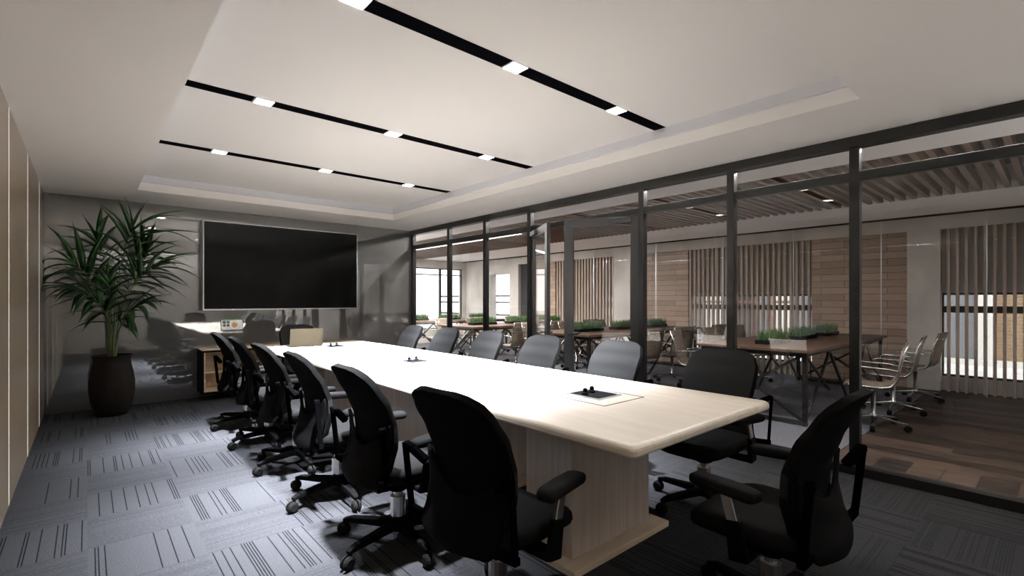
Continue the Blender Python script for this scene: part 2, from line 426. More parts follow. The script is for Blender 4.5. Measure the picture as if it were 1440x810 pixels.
# double doors in the wide bay, both ajar into the room
def door(name, hy, sgn, ang):
    L = 0.865
    d = thing(name, None, None, (XG, hy, 0.0)); d['kind'] = 'structure'
    d.rotation_euler = (0, 0, ang)
    # leaf runs along local -y*sgn
    def seg(a, b): return (min(-sgn * a, -sgn * b), max(-sgn * a, -sgn * b))
    bm = B()
    for a, b in ((0.0, 0.10), (L - 0.11, L)):
        y0, y1 = seg(a, b); box(bm, -0.022, 0.022, y0, y1, 0.075, 2.335)
    y0, y1 = seg(0.1, L - 0.11); box(bm, -0.022, 0.022, y0, y1, 2.235, 2.335); box(bm, -0.022, 0.022, y0, y1, 0.075, 0.19)
    obj('leaf_frame', bm, M['doorsteel'], d, bevel=0.003)
    y0, y1 = seg(0.095, L - 0.105)
    bm = B(); box(bm, -0.005, 0.005, y0, y1, 0.185, 2.24); obj('pane', bm, M['glass'], d)
    bm = B(); yc = -sgn * (L - 0.055)
    for s in (-1, 1):
        tube(bm, [(s * 0.022, yc, 1.0), (s * 0.06, yc, 1.0)], 0.008)
        tube(bm, [(s * 0.06, yc, 1.0), (s * 0.06, yc + sgn * 0.12, 1.0)], 0.009, 10)
    obj('handle', bm, M['steel'], d, smooth=True)
    bm = B(); box(bm, -0.06, -0.022, min(-sgn * 0.08, -sgn * 0.34), max(-sgn * 0.08, -sgn * 0.34), 2.26, 2.32); obj('closer', bm, M['doorsteel'], d, bevel=0.006)
door('door_1', 4.85, 1, -math.radians(31))
door('door_2', 3.12, -1, math.radians(28))

# ------------------------------------------------------------------ conference table
TBX0, TBX1, TBY0, TBY1, TT = 1.588, 2.92, 1.095, 6.50, 0.82
t = thing('conference_table', 'long pale wood conference table with rounded edge on block pedestals', 'table', (2.254, 3.8, 0))
def rel(bm, ox=2.254, oy=3.8):
    bmesh.ops.translate(bm, verts=bm.verts, vec=(-ox, -oy, 0)); return bm
bm = B()
# ogee edge profile swept round the rectangle
prof = [(0.014, 0.770), (0.004, 0.774), (0.0, 0.782), (0.0, 0.799), (0.003, 0.808), (0.009, 0.815), (0.017, 0.819), (0.026, TT)]
rings = []
for ins, z in prof:
    x0, x1, y0, y1 = TBX0 + ins, TBX1 - ins, TBY0 + ins, TBY1 - ins; r = 0.03
    ring = []
    for cx, cy, a0 in ((x1 - r, y0 + r, -90), (x1 - r, y1 - r, 0), (x0 + r, y1 - r, 90), (x0 + r, y0 + r, 180)):
        for q in range(5):
            a = math.radians(a0 + 22.5 * q); ring.append(bm.verts.new((cx + r * math.cos(a), cy + r * math.sin(a), z)))
    rings.append(ring)
for a, b in zip(rings, rings[1:]):
    for k in range(len(a)): bm.faces.new((a[k], a[(k + 1) % len(a)], b[(k + 1) % len(a)], b[k]))
bm.faces.new(rings[0][::-1]); bm.faces.new(rings[-1])
tt = obj('tabletop', rel(bm), M['tabletop'], t)
bm = B(); gx0, gx1, gy0, gy1, gw, gz = 2.095, 2.465, 1.63, 6.12, 0.004, TT
for x in (gx0, gx1): box(bm, x - gw, x + gw, gy0, gy1, gz, gz + 0.0008)
for y in (gy0, gy1): box(bm, gx0 - gw, gx1 + gw, y - gw, y + gw, gz, gz + 0.0008)
obj('inlay_groove', rel(bm), M['groove'], tt)
for (y0, y1) in ((1.69, 2.04), (2.75, 5.2), (5.6, 5.95)):
    bm = B(); box(bm, 1.90, 2.61, y0, y1, 0.035, 0.772); p = obj('pedestal', rel(bm), M['tableleg'], t, bevel=0.003)
    bm = B(); box(bm, 1.82, 2.69, y0 - 0.09, y1 + 0.09, 0.0, 0.035); obj('plinth', rel(bm), M['tablebase'], p, bevel=0.004)

# flip-up socket boxes in the table
SLAB = ['black flip-up socket box in the table, nearest the camera', 'black flip-up socket box halfway along the table', 'black flip-up socket box at the far end beside the laptop']
for k, (x, y) in enumerate(((2.30, 1.87), (2.30, 3.99), (2.30, 5.93))):
    s = thing('socket_box', SLAB[k], 'socket', (x, y, TT), 0, 'socket boxes in the table')
    bm = B()
    for a in ((-0.11, 0.11, -0.125, -0.112), (-0.11, 0.11, 0.112, 0.125), (-0.11, -0.097, -0.112, 0.112), (0.097, 0.11, -0.112, 0.112)): box(bm, *a, 0.0008, 0.006)
    obj('rim', bm, M['silver'], s)
    bm = B(); box(bm, -0.097, 0.097, -0.112, 0.112, 0.0006, 0.0035); obj('well', bm, M['black'], s)
    for dx, dy in ((-0.045, 0.03), (0.035, 0.045)):
        bm = B(); lathe(bm, [(0.022, 0.0035), (0.022, 0.012), (0.014, 0.02), (0.013, 0.038), (0.006, 0.042)], (dx, dy, 0), 12); obj('plug', bm, M['black'], s, smooth=False)
# cord from the far socket box
cp = [(2.418, 5.965, 0.8245), (2.45, 5.99, 0.8245), (2.50, 6.04, 0.8245), (2.555, 6.10, 0.8245), (2.565, 6.16, 0.8245), (2.53, 6.20, 0.8245), (2.48, 6.19, 0.8245), (2.46, 6.15, 0.8245), (2.49, 6.12, 0.8245)]
bm = B(); tube(bm, cp, 0.004, 8); co = obj('power_cord', bm, M['cord'], smooth=True)
tag(co, 'thin grey cord curling from the far socket box on the table', 'cord')

# laptop facing the end chair
lt = thing('laptop', 'open bronze laptop seen from behind on the far end of the table', 'laptop', (2.02, 6.13, TT), math.radians(-6))
bm = B(); box(bm, -0.185, 0.185, 0.0, 0.25, 0.001, 0.016); base = obj('keyboard_base', bm, M['laptopskin'], lt, bevel=0.004)
bm = B()
for r in range(5):
    for c in range(13): box(bm, -0.165 + c * 0.0255, -0.145 + c * 0.0255, 0.03 + r * 0.022, 0.047 + r * 0.022, 0.016, 0.0185)
obj('keys', bm, M['black'], base)
bm = B(); box(bm, -0.05, 0.05, 0.16, 0.23, 0.016, 0.0168); obj('trackpad', bm, M['silver'], base)
lid = bpy.data.objects.new('lid_hinge', None)
bm = B(); box(bm, -0.19, 0.19, -0.006, 0.004, 0.0, 0.215); ld_ = obj('lid', bm, M['laptopskin'], lt, bevel=0.003); ld_.location = (0, 0.0, 0.012); ld_.rotation_euler = (math.radians(10), 0, 0)
bm = B(); box(bm, -0.178, 0.178, 0.004, 0.0052, 0.012, 0.205)
for f in bm.faces: f.material_index = 0
def dq(x0, x1, z0, z1, mi): box(bm, x0, x1, 0.0052, 0.0056, z0, z1, mi)
dq(-0.178, 0.178, 0.185, 0.205, 2)
c0 = bm.verts.new((0.04, 0.0058, 0.10)); ring = [bm.verts.new((0.04 + 0.05 * math.cos(2 * PI * k / 24), 0.0058, 0.10 + 0.05 * math.sin(2 * PI * k / 24))) for k in range(24)]
for k in range(24):
    f = bm.faces.new((c0, ring[k], ring[(k + 1) % 24])); f.material_index = 1
for x0, z0 in ((-0.155, 0.13), (-0.155, 0.07), (-0.09, 0.13), (-0.09, 0.07)): dq(x0, x0 + 0.05, z0, z0 + 0.045, 3)
obj('screen', bm, [M['display'], M['orange'], M['green'], M['slate']], ld_)

# ------------------------------------------------------------------ conference chair (faces +x)
def make_chair():
    t = thing('conference_chair', '', 'chair', (0, 0, 0), 0, 'black conference chairs round the table')
    pl, rb = M['plastic'], M['rubber']
    # five-star base
    bm = B(); lathe(bm, [(0.035, 0.075), (0.062, 0.085), (0.062, 0.125), (0.04, 0.14)], n=16); hub = obj('hub', bm, pl, t, smooth=False)
    for k in range(5):
        a = math.radians(53 + 72 * k); c, s = math.cos(a), math.sin(a)
        bm = B()
        bar(bm, (c * 0.04, s * 0.04, 0.107), (c * 0.30, s * 0.30, 0.098), 0.055, 0.045, w2=0.042, h2=0.032)
        bar(bm, (c * 0.30, s * 0.30, 0.098), (c * 0.352, s * 0.352, 0.088), 0.042, 0.032, w2=0.03, h2=0.022)
        leg = obj('leg', bm, pl, t, bevel=0.006)
        bm = B(); tube(bm, [(c * 0.335, s * 0.335, 0.06), (c * 0.335, s * 0.335, 0.09)], 0.01, 8)
        cx, cy = c * 0.352, s * 0.352; dx, dy = -s, c
        for sg in (-1, 1):
            p0 = Vector((cx + dx * sg * 0.006, cy + dy * sg * 0.006, 0.037)); p1 = Vector((cx + dx * sg * 0.027, cy + dy * sg * 0.027, 0.037))
            pm = p0.lerp(p1, 0.55)
            tube(bm, [p0, pm, p1], [0.037, 0.036, 0.024], 14)
        tube(bm, [(cx - dx * 0.02, cy - dy * 0.02, 0.037), (cx + dx * 0.02, cy + dy * 0.02, 0.037)], 0.012, 8)
        obj('caster', bm, rb, leg)
    # gas column
    bm = B(); lathe(bm, [(0.03, 0.135), (0.042, 0.16), (0.043, 0.27)], n=14); lathe(bm, [(0.026, 0.27), (0.026, 0.36)], n=14); obj('gas_column', bm, M['chrome'], t, smooth=False)
    # mechanism
    bm = B(); bar(bm, (-0.17, 0, 0.385), (0.13, 0, 0.37), 0.20, 0.085, w2=0.16, h2=0.06); lathe(bm, [(0.05, 0.30), (0.075, 0.345), (0.075, 0.36)], n=14)
    mech = obj('tilt_mechanism', bm, pl, t, bevel=0.012)
    bm = B(); tube(bm, [(0.05, -0.08, 0.365), (0.06, -0.22, 0.36)], 0.007, 8); bar(bm, (0.06, -0.2, 0.36), (0.065, -0.25, 0.36), 0.03, 0.01); obj('lever', bm, pl, mech)
    # seat cushion: rounded, waterfall front
    bm = B(); NA = 36; rows = []
    def outline(a, k):
        c, s = math.cos(a), math.sin(a); e = 0.55
        return (math.copysign(abs(c) ** e, c) * 0.258 * k + 0.035, math.copysign(abs(s) ** e, s) * 0.262 * k)
    for z, k in ((0.405, 0.72), (0.415, 0.88), (0.435, 0.97), (0.455, 1.0), (0.475, 0.985), (0.49, 0.93), (0.497, 0.82), (0.494, 0.55), (0.49, 0.28)):
        ring = []
        for q in range(NA):
            a = 2 * PI * q / NA; x, y = outline(a, k)
            dz = -0.035 * max(0, (x - 0.13) / 0.14) ** 2 + 0.012 * (abs(y) / 0.25) ** 2 * (1 if z > .46 else 0)
            ring.append(bm.verts.new((x, y, z + dz)))
        rows.append(ring)
    for a, b in zip(rows, rows[1:]):
        for q in range(NA): bm.faces.new((a[q], a[(q + 1) % NA], b[(q + 1) % NA], b[q]))
    bm.faces.new(rows[0][::-1]); bm.faces.new(rows[-1])
    seat = obj('seat', bm, M['seatfab'], t, smooth=True)
    bm = B(); box(bm, -0.19, 0.2, -0.19, 0.19, 0.395, 0.412); obj('seat_pan', bm, pl, seat, bevel=0.008)
    # backrest
    XC = [(0.44, -0.225), (0.52, -0.195), (0.62, -0.180), (0.72, -0.188), (0.84, -0.230), (0.95, -0.282), (1.04, -0.328)]
    HW = [(0.44, 0.20), (0.52, 0.225), (0.64, 0.242), (0.76, 0.248), (0.86, 0.254), (0.94, 0.245), (1.0, 0.215), (1.028, 0.165), (1.04, 0.09)]
    def back(u, v, off=0.0):
        z0, z1 = 0.44, 1.04
        v2 = 1 - (1 - v) ** 1.6          # finer rows toward the top
        z = z0 + (z1 - z0) * v2
        hw = lerp_tab(HW, z); s = (u * 2 - 1)
        s = math.copysign(abs(s) ** 0.9, s)
        y = s * hw
        x = lerp_tab(XC, z) + 0.055 * (y / 0.26) ** 2 * (1.0 - 0.5 * max(0, (z - .8) / .24)) + off
        return Vector((x, y, z))
    bm = B(); sheet(bm, lambda u, v: back(u, v), 18, 26, 0.034); bm.normal_update()
    bmesh.ops.recalc_face_normals(bm, faces=bm.faces)
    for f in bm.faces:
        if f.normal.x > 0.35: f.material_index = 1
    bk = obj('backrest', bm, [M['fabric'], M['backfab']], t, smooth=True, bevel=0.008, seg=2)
    # outer shell with wings
    def shell(u, v):
        s = u * 2 - 1
        ztop = 0.61 + 0.14 * min(1, abs(s) ** 2.0); zb = 0.40 + 0.02 * abs(s)
        z = zb + (ztop - zb) * v
        hw = lerp_tab([(0.39, 0.18), (0.46, 0.24), (0.54, 0.24), (0.62, 0.245), (0.70, 0.255), (0.76, 0.26)], z)
        y = s * hw
        x = lerp_tab(XC, max(z, 0.44)) + 0.05 * (y / 0.26) ** 2 - 0.034 - 0.012 * (1 - v)
        return Vector((x, y, z))
    bm = B(); sheet(bm, shell, 18, 14, 0.02); sh = obj('back_shell', bm, pl, t, smooth=True, bevel=0.004)
    bm = B(); bar(bm, (-0.15, 0, 0.39), (-0.245, 0, 0.46), 0.16, 0.05, up=(1, 0, 0)); obj('back_support', bm, pl, sh, bevel=0.01)
    for sg in (-1, 1):
        # arm: L bracket, steel post, pad, rear strap
        bm = B()
        bar(bm, (0.0, sg * 0.15, 0.392), (0.0, sg * 0.315, 0.392), 0.075, 0.028)
        bar(bm, (-0.004, sg * 0.315, 0.380), (0.018, sg * 0.318, 0.535), 0.075, 0.03, up=(0, 1, 0), w2=0.06)
        arm = obj('arm_bracket', bm, pl, t, bevel=0.007)
        bm = B(); bar(bm, (0.012, sg * 0.318, 0.50), (0.050, sg * 0.315, 0.635), 0.042, 0.018, up=(0, 1, 0)); obj('arm_post', bm, M['chrome'], arm, bevel=0.003)
        bm = B(); ap = []; ca = math.radians(-9 * sg)
        for f, kk in ((0, .55), (0.04, .85), (0.12, 1), (0.5, 1.05), (0.88, 1), (0.96, .85), (1, .55)):
            lx = -0.13 + 0.29 * f; cx = 0.045 + lx * math.cos(ca) ; cy = sg * 0.312 + lx * math.sin(ca); zz = 0.650 + 0.004 * math.sin(f * PI)
            ring = []
            for q in range(16):
                a = 2 * PI * q / 16; yy = math.copysign(abs(math.cos(a)) ** 0.6, math.cos(a)) * 0.044 * kk; z2 = math.copysign(abs(math.sin(a)) ** 0.6, math.sin(a)) * 0.024 * kk
                ring.append(bm.verts.new((cx - yy * math.sin(ca), cy + yy * math.cos(ca), zz + z2)))
            ap.append(ring)
        for a, b in zip(ap, ap[1:]):
            for q in range(16): bm.faces.new((a[q], a[(q + 1) % 16], b[(q + 1) % 16], b[q]))
        bm.faces.new(ap[0][::-1]); bm.faces.new(ap[-1]); obj('arm_pad', bm, M['rubber'], arm, smooth=True)
        bm = B()
        pts = [(-0.215, sg * 0.23, 0.688), (-0.242, sg * 0.295, 0.735), (-0.255, sg * 0.335, 0.752)]
        for a, b in zip(pts, pts[1:]): bar(bm, a, b, 0.034, 0.03, up=(0, 0, 1))
        bar(bm, (-0.255, sg * 0.335, 0.760), (-0.225, sg * 0.325, 0.455), 0.012, 0.03, up=(1, 0, 0))
        bar(bm, (-0.225, sg * 0.338, 0.462), (-0.22, sg * 0.20, 0.452), 0.03, 0.03)
        obj('side_strap', bm, M['strap'], t, bevel=0.004)
    return t
chair0 = make_chair()
LX, RXC = 1.345, 3.13
CH = []
lname = ['nearest the camera, arm pad by the table end', 'second from the camera', 'third from the camera', 'fourth from the camera', 'fifth from the camera', 'farthest, in front of the wooden cabinet']
for k, y in enumerate((1.625, 2.53, 3.42, 4.30, 5.17, 6.04)):
    CH.append((LX, y, math.radians(4 if k == 0 else random.uniform(-2, 2)), 'black conference chair, left row, ' + lname[k]))
rname = ['nearest the camera, by the table corner', 'second from the table corner', 'third from the table corner', 'fourth from the table corner', 'second from the back wall', 'last before the grey back wall']
for k, y in enumerate((1.60, 2.50, 3.40, 4.25, 5.10, 5.95)):
    CH.append((RXC, y, PI + math.radians(random.uniform(-2, 2)), 'conference chair on the glass wall side, ' + rname[k]))
CH.append((2.21, 0.83, PI / 2, 'black conference chair at the near head of the table, lower right corner'))
CH.append((2.24, 6.90, -PI / 2, 'black conference chair at the far head of the table, behind the laptop'))
for k, (x, y, r, lb) in enumerate(CH):
    c = chair0 if k == 0 else copy_tree(chair0)
    c.location = (x, y, 0); c.rotation_euler = (0, 0, r); c['label'] = lb

# ------------------------------------------------------------------ television
tv = thing('television', 'large black wall-mounted television with thin silver frame', 'television', (2.340, YB - 0.0005, 1.881))
hw, hh, d = 1.129, 0.638, 0.20
bm = B(); box(bm, -hw, hw, -d, -0.001, -hh, hh); fr = obj('casing', bm, M['silver'], tv, bevel=0.004)
bm = B(); box(bm, -hw + 0.018, hw - 0.018, -d - 0.003, -d, -hh + 0.022, hh - 0.016); obj('screen', bm, M['screen'], tv)
bm = B(); box(bm, -0.05, 0.05, -d - 0.004, -d + 0.02, -hh - 0.014, -hh + 0.004); obj('sensor_tab', bm, M['silver'], tv, bevel=0.003)

# ------------------------------------------------------------------ floating cabinet
cx0, cx1, cy0, cy1, cz0, cz1 = 1.172, 3.50, 7.75, YB - 0.001, 0.10, 0.695
cab = thing('wall_cabinet', 'black framed wall-hung low cabinet with pale wooden shelves', 'cabinet', (cx0, cy1, cz0))
def cb_(bm): bmesh.ops.translate(bm, verts=bm.verts, vec=(-cx0, -cy1, -cz0)); return bm
bm = B(); th = 0.025
box(bm, cx0, cx0 + th, cy0, cy1, cz0, cz1); box(bm, cx1 - th, cx1, cy0, cy1, cz0, cz1)
box(bm, cx0 + th, cx1 - th, cy0, cy1, cz0, cz0 + th); box(bm, cx0 + th, cx1 - th, cy0, cy1, cz1 - th, cz1)
obj('carcass', cb_(bm), M['black'], cab)
bm = B(); box(bm, cx0 + 0.012, cx1 - 0.012, cy0 + 0.012, cy1 - 0.002, cz1, cz1 + 0.004); obj('wooden_top', cb_(bm), M['oak'], cab)
bm = B(); box(bm, cx0 + th, cx1 - th, cy1 - 0.02, cy1 - 0.003, cz0 + th, cz1 - th)
for k in range(4):
    x = cx0 + th + (cx1 - cx0 - 2 * th) * (k) / 3; x = min(max(x, cx0 + th), cx1 - th - 0.018); box(bm, x, x + 0.018, cy0 + 0.012, cy1 - 0.02, cz0 + th, cz1 - th)
box(bm, cx0 + th, cx1 - th, cy0 + 0.01, cy1 - 0.02, cz0 + th, cz0 + th + 0.018)
obj('wooden_lining', cb_(bm), M['oak'], cab)
for k in range(3):
    x0 = cx0 + th + (cx1 - cx0 - 2 * th) * k / 3 + 0.02; x1 = cx0 + th + (cx1 - cx0 - 2 * th) * (k + 1) / 3 - 0.02
    bm = B(); box(bm, x0, x1, cy0 + 0.08, cy1 - 0.02, 0.375, 0.393); obj('shelf', cb_(bm), M['oak'], cab)

# ------------------------------------------------------------------ palm
pl = thing('potted_palm', 'tall green palm in a dark brown pot in the room corner', 'plant', (0.225, 7.62, 0))
bm = B(); lathe(bm, [(0.13, 0.0), (0.15, 0.004), (0.175, 0.06), (0.205, 0.17), (0.222, 0.30), (0.222, 0.40), (0.205, 0.52), (0.183, 0.62), (0.178, 0.67), (0.19, 0.715), (0.195, 0.725), (0.182, 0.725), (0.168, 0.67)], n=40, capt=False)
pot = obj('pot', bm, M['pot'], pl, smooth=True)
bm = B(); lathe(bm, [(0.168, 0.645), (0.172, 0.672), (0.09, 0.682), (0.02, 0.684)], n=24); obj('soil', bm, M['soil'], pl)
PX = 0.0102   # metres per photo pixel across, about 1/98 at this distance
def blade(bm, p0, dirv, L, W, droop, side):
    """a folded lance-shaped leaflet, drooping under its weight"""
    d = Vector(dirv).normalized(); pts = []; p = Vector(p0); N = 8
    for i in range(N + 1):
        p.x = max(p.x, -0.575); p.y = min(p.y, 0.46); p.z = min(p.z, 2.655)
        pts.append(p.copy()); d = (d + Vector((0, 0, -droop / N))).normalized(); p = p + d * (L / N)
    rows = []
    for i, q in enumerate(pts):
        tt_ = (pts[min(i + 1, N)] - pts[max(i - 1, 0)]).normalized()
        s = tt_.cross(Vector((0, 0, 1)))
        if s.length < 0.15: s = Vector(side)
        s.normalize(); nn = s.cross(tt_).normalized()
        f = i / N; w = W * (math.sin(PI * min(1, f * 1.0 + 0.06) ** 0.75) if f < 1 else 0.02) + 0.0015
        rows.append([bm.verts.new(q - s * w / 2 + nn * w * 0.22), bm.verts.new(q - nn * 0.001), bm.verts.new(q + s * w / 2 + nn * w * 0.22), bm.verts.new(q + nn * 0.0025)])
    for a, b in zip(rows, rows[1:]):
        for k in range(4): bm.faces.new((a[k], a[(k + 1) % 4], b[(k + 1) % 4], b[k]))
    bm.faces.new(rows[0]); bm.faces.new(rows[-1][::-1])
rng = random.Random(11)
def frond(pts, n, L, W, droop, nv, spread=70, f0=0.45, asym=(1, 1)):
    """pts: stem and rachis in the palm's frame; n leaflet pairs on the outer part; nv: the way the leaf face looks"""
    P = [Vector(p) for p in pts]; S = []
    for i in range(len(P) - 1):
        a, b = P[max(i - 1, 0)], P[i]; c, d = P[i + 1], P[min(i + 2, len(P) - 1)]
        for k in range(6):
            t_ = k / 6; S.append(0.5 * ((2 * b) + (c - a) * t_ + (2 * a - 5 * b + 4 * c - d) * t_ ** 2 + (3 * b - a - 3 * c + d) * t_ ** 3))
    S.append(P[-1])
    bm = B(); tube(bm, S, [0.013 * (1 - 0.75 * i / (len(S) - 1)) for i in range(len(S))], 7)
    st_ = obj('stem', bm, M['stem'], pl, smooth=True)
    bm = B(); m = len(S) - 1; nv = Vector(nv).normalized()
    for k in range(n):
        f = f0 + (1 - f0) * (k / (n - 1)); i = min(int(f * m), m - 1); q = S[i].lerp(S[i + 1], f * m - i)
        tg = (S[i + 1] - S[i]).normalized(); sd = tg.cross(nv); sd.normalize()
        g = k / (n - 1); sp_ = math.radians(spread * (1 - 0.72 * g) + rng.uniform(-7, 7))
        for sg, am in ((-1, asym[0]), (1, asym[1])):
            if am <= 0: continue
            ln = L * am * (0.72 + 0.5 * math.sin(PI * (0.12 + 0.7 * g))) * rng.uniform(0.88, 1.12)
            dv = tg * math.cos(sp_) + sd * sg * math.sin(sp_) + nv * rng.uniform(0.0, 0.35) + Vector((rng.uniform(-.08, .08), rng.uniform(-.08, .08), rng.uniform(0.0, .12)))
            blade(bm, q, dv, ln, W * rng.uniform(0.85, 1.12), droop * rng.uniform(0.65, 1.25), sd)
    blade(bm, S[-1], (S[-1] - S[-2]), L * 0.7, W, droop * 0.3, (0, 1, 0))
    obj('frond', bm, M['leaf'], st_, smooth=True)
Z0 = 0.66
frond([(0.00, 0.00, Z0), (0.02, -0.02, 1.15), (0.05, -0.02, 1.60), (0.11, -0.04, 1.98), (0.19, -0.07, 2.26)], 8, 0.56, 0.076, 1.2, (-0.2, -1, 0.25), 74, 0.60, (0.8, 1.15))
frond([(-0.03, 0.02, Z0), (-0.04, 0.0, 1.08), (-0.10, -0.08, 1.40), (-0.22, -0.18, 1.66), (-0.34, -0.26, 1.80)], 7, 0.46, 0.070, 1.0, (-0.1, -1, 0.5), 66, 0.5)
frond([(0.03, -0.02, Z0), (0.05, -0.04, 1.05), (0.12, -0.12, 1.40), (0.26, -0.20, 1.66), (0.42, -0.26, 1.80)], 7, 0.46, 0.070, 1.1, (0.1, -1, 0.5), 62, 0.5)
frond([(0.0, 0.03, Z0), (0.0, 0.06, 1.10), (-0.02, 0.12, 1.52), (-0.07, 0.15, 1.88), (-0.14, 0.12, 2.10)], 7, 0.50, 0.070, 1.1, (0.1, -1, 0.2), 70, 0.58, (0.9, 0.9))
frond([(0.01, -0.04, Z0), (0.0, -0.10, 0.98), (-0.07, -0.24, 1.24), (-0.18, -0.38, 1.42), (-0.28, -0.48, 1.48)], 7, 0.44, 0.070, 1.0, (-0.2, -0.8, 0.9), 60, 0.5)
frond([(0.02, -0.03, Z0), (0.05, -0.10, 0.98), (0.12, -0.26, 1.20), (0.22, -0.42, 1.32)], 7, 0.42, 0.066, 1.2, (0.2, -0.8, 0.9), 58, 0.5)
frond([(0.03, 0.03, Z0), (0.06, 0.05, 1.05), (0.13, 0.10, 1.42), (0.23, 0.12, 1.74), (0.34, 0.08, 1.98)], 7, 0.46, 0.070, 1.1, (-0.1, -1, 0.3), 68, 0.55)
frond([(-0.01, -0.02, Z0), (-0.02, -0.05, 1.00), (-0.03, -0.14, 1.30), (-0.04, -0.28, 1.58)], 7, 0.46, 0.070, 1.1, (0, -1, 0.6), 72, 0.45)

# ------------------------------------------------------------------ open office behind the glass
bm = B(); box(bm, XG + 0.03, OX + 0.3, YN - 0.15, OY + 0.3, -0.12, 0.0); st('floor_office', bm, M['plank'])
bm = B(); box(bm, 4.95, OX - 0.05, 1.36, OY, 0.0, 0.006); st('floor_rug', bm, M['officecarpet'])
bm = B(); box(bm, XG + 0.06, 5.5, YN, OY, 2.70, 3.1); box(bm, 8.05, OX + 0.3, YN, OY, 2.70, 3.1); st('ceiling_office', bm, M['officeceil'])
bm = B(); box(bm, 5.5, 8.05, YN, OY, 2.98, 3.1); st('ceiling_void', bm, M['voidceil'])
bm = B(); y = YN + 0.06
while y < OY - 0.05:
    box(bm, 5.5, 8.05, y - 0.024, y + 0.024, 2.70, 2.82); y += 0.12
st('ceiling_slats', bm, M['slatwood'])
bm = B(); box(bm, XG - 0.0, XG + 0.06, YB + 0.15, OY, 0.0, H); st('wall_side', bm, M['slatback'])
# end wall with wide window
bm = B()
box(bm, XG, OX, OY, OY + 0.2, 2.44, 3.1); box(bm, XG, 5.2, OY, OY + 0.2, 0, 2.44); box(bm, 9.66, OX, OY, OY + 0.2, 0, 2.44); box(bm, 5.2, 9.66, OY, OY + 0.2, 0, 0.45)
st('wall_end', bm, M['concrete'])
wn = 20
for a, b in zip((5.2, 6.4, 7.6, 8.8), (6.4, 7.6, 8.8, 9.66)):
    w = thing('window_%d' % wn, None, None); w['kind'] = 'structure'; wn += 1
    bm = B(); z0, z1, s = 0.45, 2.44, 0.03
    box(bm, a, a + s, OY + 0.02, OY + 0.09, z0, z1); box(bm, b - s, b, OY + 0.02, OY + 0.09, z0, z1)
    for z in (z0, 2.21, z1 - s): box(bm, a + s, b - s, OY + 0.02, OY + 0.09, z, z + s)
    obj('sash', bm, M['steel'], w)
    bm = B(); box(bm, a + s, b - s, OY + 0.05, OY + 0.058, z0 + s, z1 - s); obj('pane', bm, M['winglass'], w)
# far side wall: concrete with slatted screens, plank panels and openings
HD = 2.48
bm = B(); box(bm, OX, OX + 0.28, YN, OY + 0.2, HD, 3.1)
for a, b in ((12.29, 13.8), (10.9, 11.3), (6.88, 7.36), (1.24, 1.64)): box(bm, OX, OX + 0.28, a, b, 0, HD)
box(bm, OX, OX + 0.28, 11.3, 12.29, 2.22, HD); box(bm, OX, OX + 0.28, 11.3, 12.29, 0, 0.5)
st('wall_right', bm, M['concrete'])
bm = B(); box(bm, OX + 0.10, OX + 0.28, 10.5, 10.9, 0, HD); st('trim_4', bm, M['voidceil'])
for k, (a, b) in enumerate(((9.4, 10.5), (5.4, 6.88), (1.64, 3.0))):
    bm = B(); box(bm, OX + 0.04, OX + 0.28, a, b, 0, HD); st('trim_%d' % (5 + k), bm, M['plankwall'])
for k, (a, b) in enumerate(((7.36, 9.4), (3.0, 5.4), (YN, 1.24))):
    bm = B(); box(bm, OX + 0.16, OX + 0.28, a, b, 1.5, HD); box(bm, OX + 0.16, OX + 0.28, a, b, 0, 0.22); st('trim_%d' % (8 + k), bm, M['slatback'])
    bm = B(); y = a + 0.05
    while y < b - 0.02:
        box(bm, OX + 0.03, OX + 0.11, y - 0.018, y + 0.018, 0.0, HD); y += 0.10
    st('trim_%d' % (11 + k), bm, M['wallslat'])
    w = thing('window_%d' % wn, None, None); w['kind'] = 'structure'; wn += 1
    bm = B(); m_ = int(round((b - a) / 0.8))
    for q in range(m_ + 1):
        yy = a + (b - a) * q / m_; box(bm, OX + 0.17, OX + 0.22, max(a, yy - 0.02), min(b, yy + 0.02), 0.22, 1.5)
    box(bm, OX + 0.17, OX + 0.22, a, b, 0.22, 0.25); box(bm, OX + 0.17, OX + 0.22, a, b, 1.47, 1.5); box(bm, OX + 0.175, OX + 0.215, a, b, 1.20, 1.30)
    obj('sash', bm, M['steel'], w)
    bm = B(); box(bm, OX + 0.19, OX + 0.198, a, b, 0.25, 1.47); obj('pane', bm, M['winglass'], w)
w = thing('window_%d' % wn, None, None); w['kind'] = 'structure'; wn += 1
bm = B(); box(bm, OX + 0.18, OX + 0.19, 11.3, 12.29, 0.5, 2.22); obj('pane', bm, M['winglass'], w)
# thin glass screen line in front of the far wall
sx = 9.70
bm = B(); box(bm, sx - 0.012, sx + 0.012, YN, OY, 2.672, 2.70); st('trim_14', bm, M['black'])
for k, (a, b) in enumerate(((-0.2, 0.72), (0.72, 1.95), (1.95, 3.25), (3.25, 4.55), (4.55, 6.1), (6.1, 7.9))):
    w = thing('window_%d' % wn, None, None); w['kind'] = 'structure'; wn += 1
    bm = B(); box(bm, sx - 0.005, sx + 0.005, a + 0.006, b - 0.006, 0.0, 2.672); obj('pane', bm, M['screenglass'], w)
    bm = B(); box(bm, sx - 0.006, sx + 0.006, b - 0.006, b + 0.006, 0.0, 2.672); obj('edge_strip', bm, M['silver'], w)

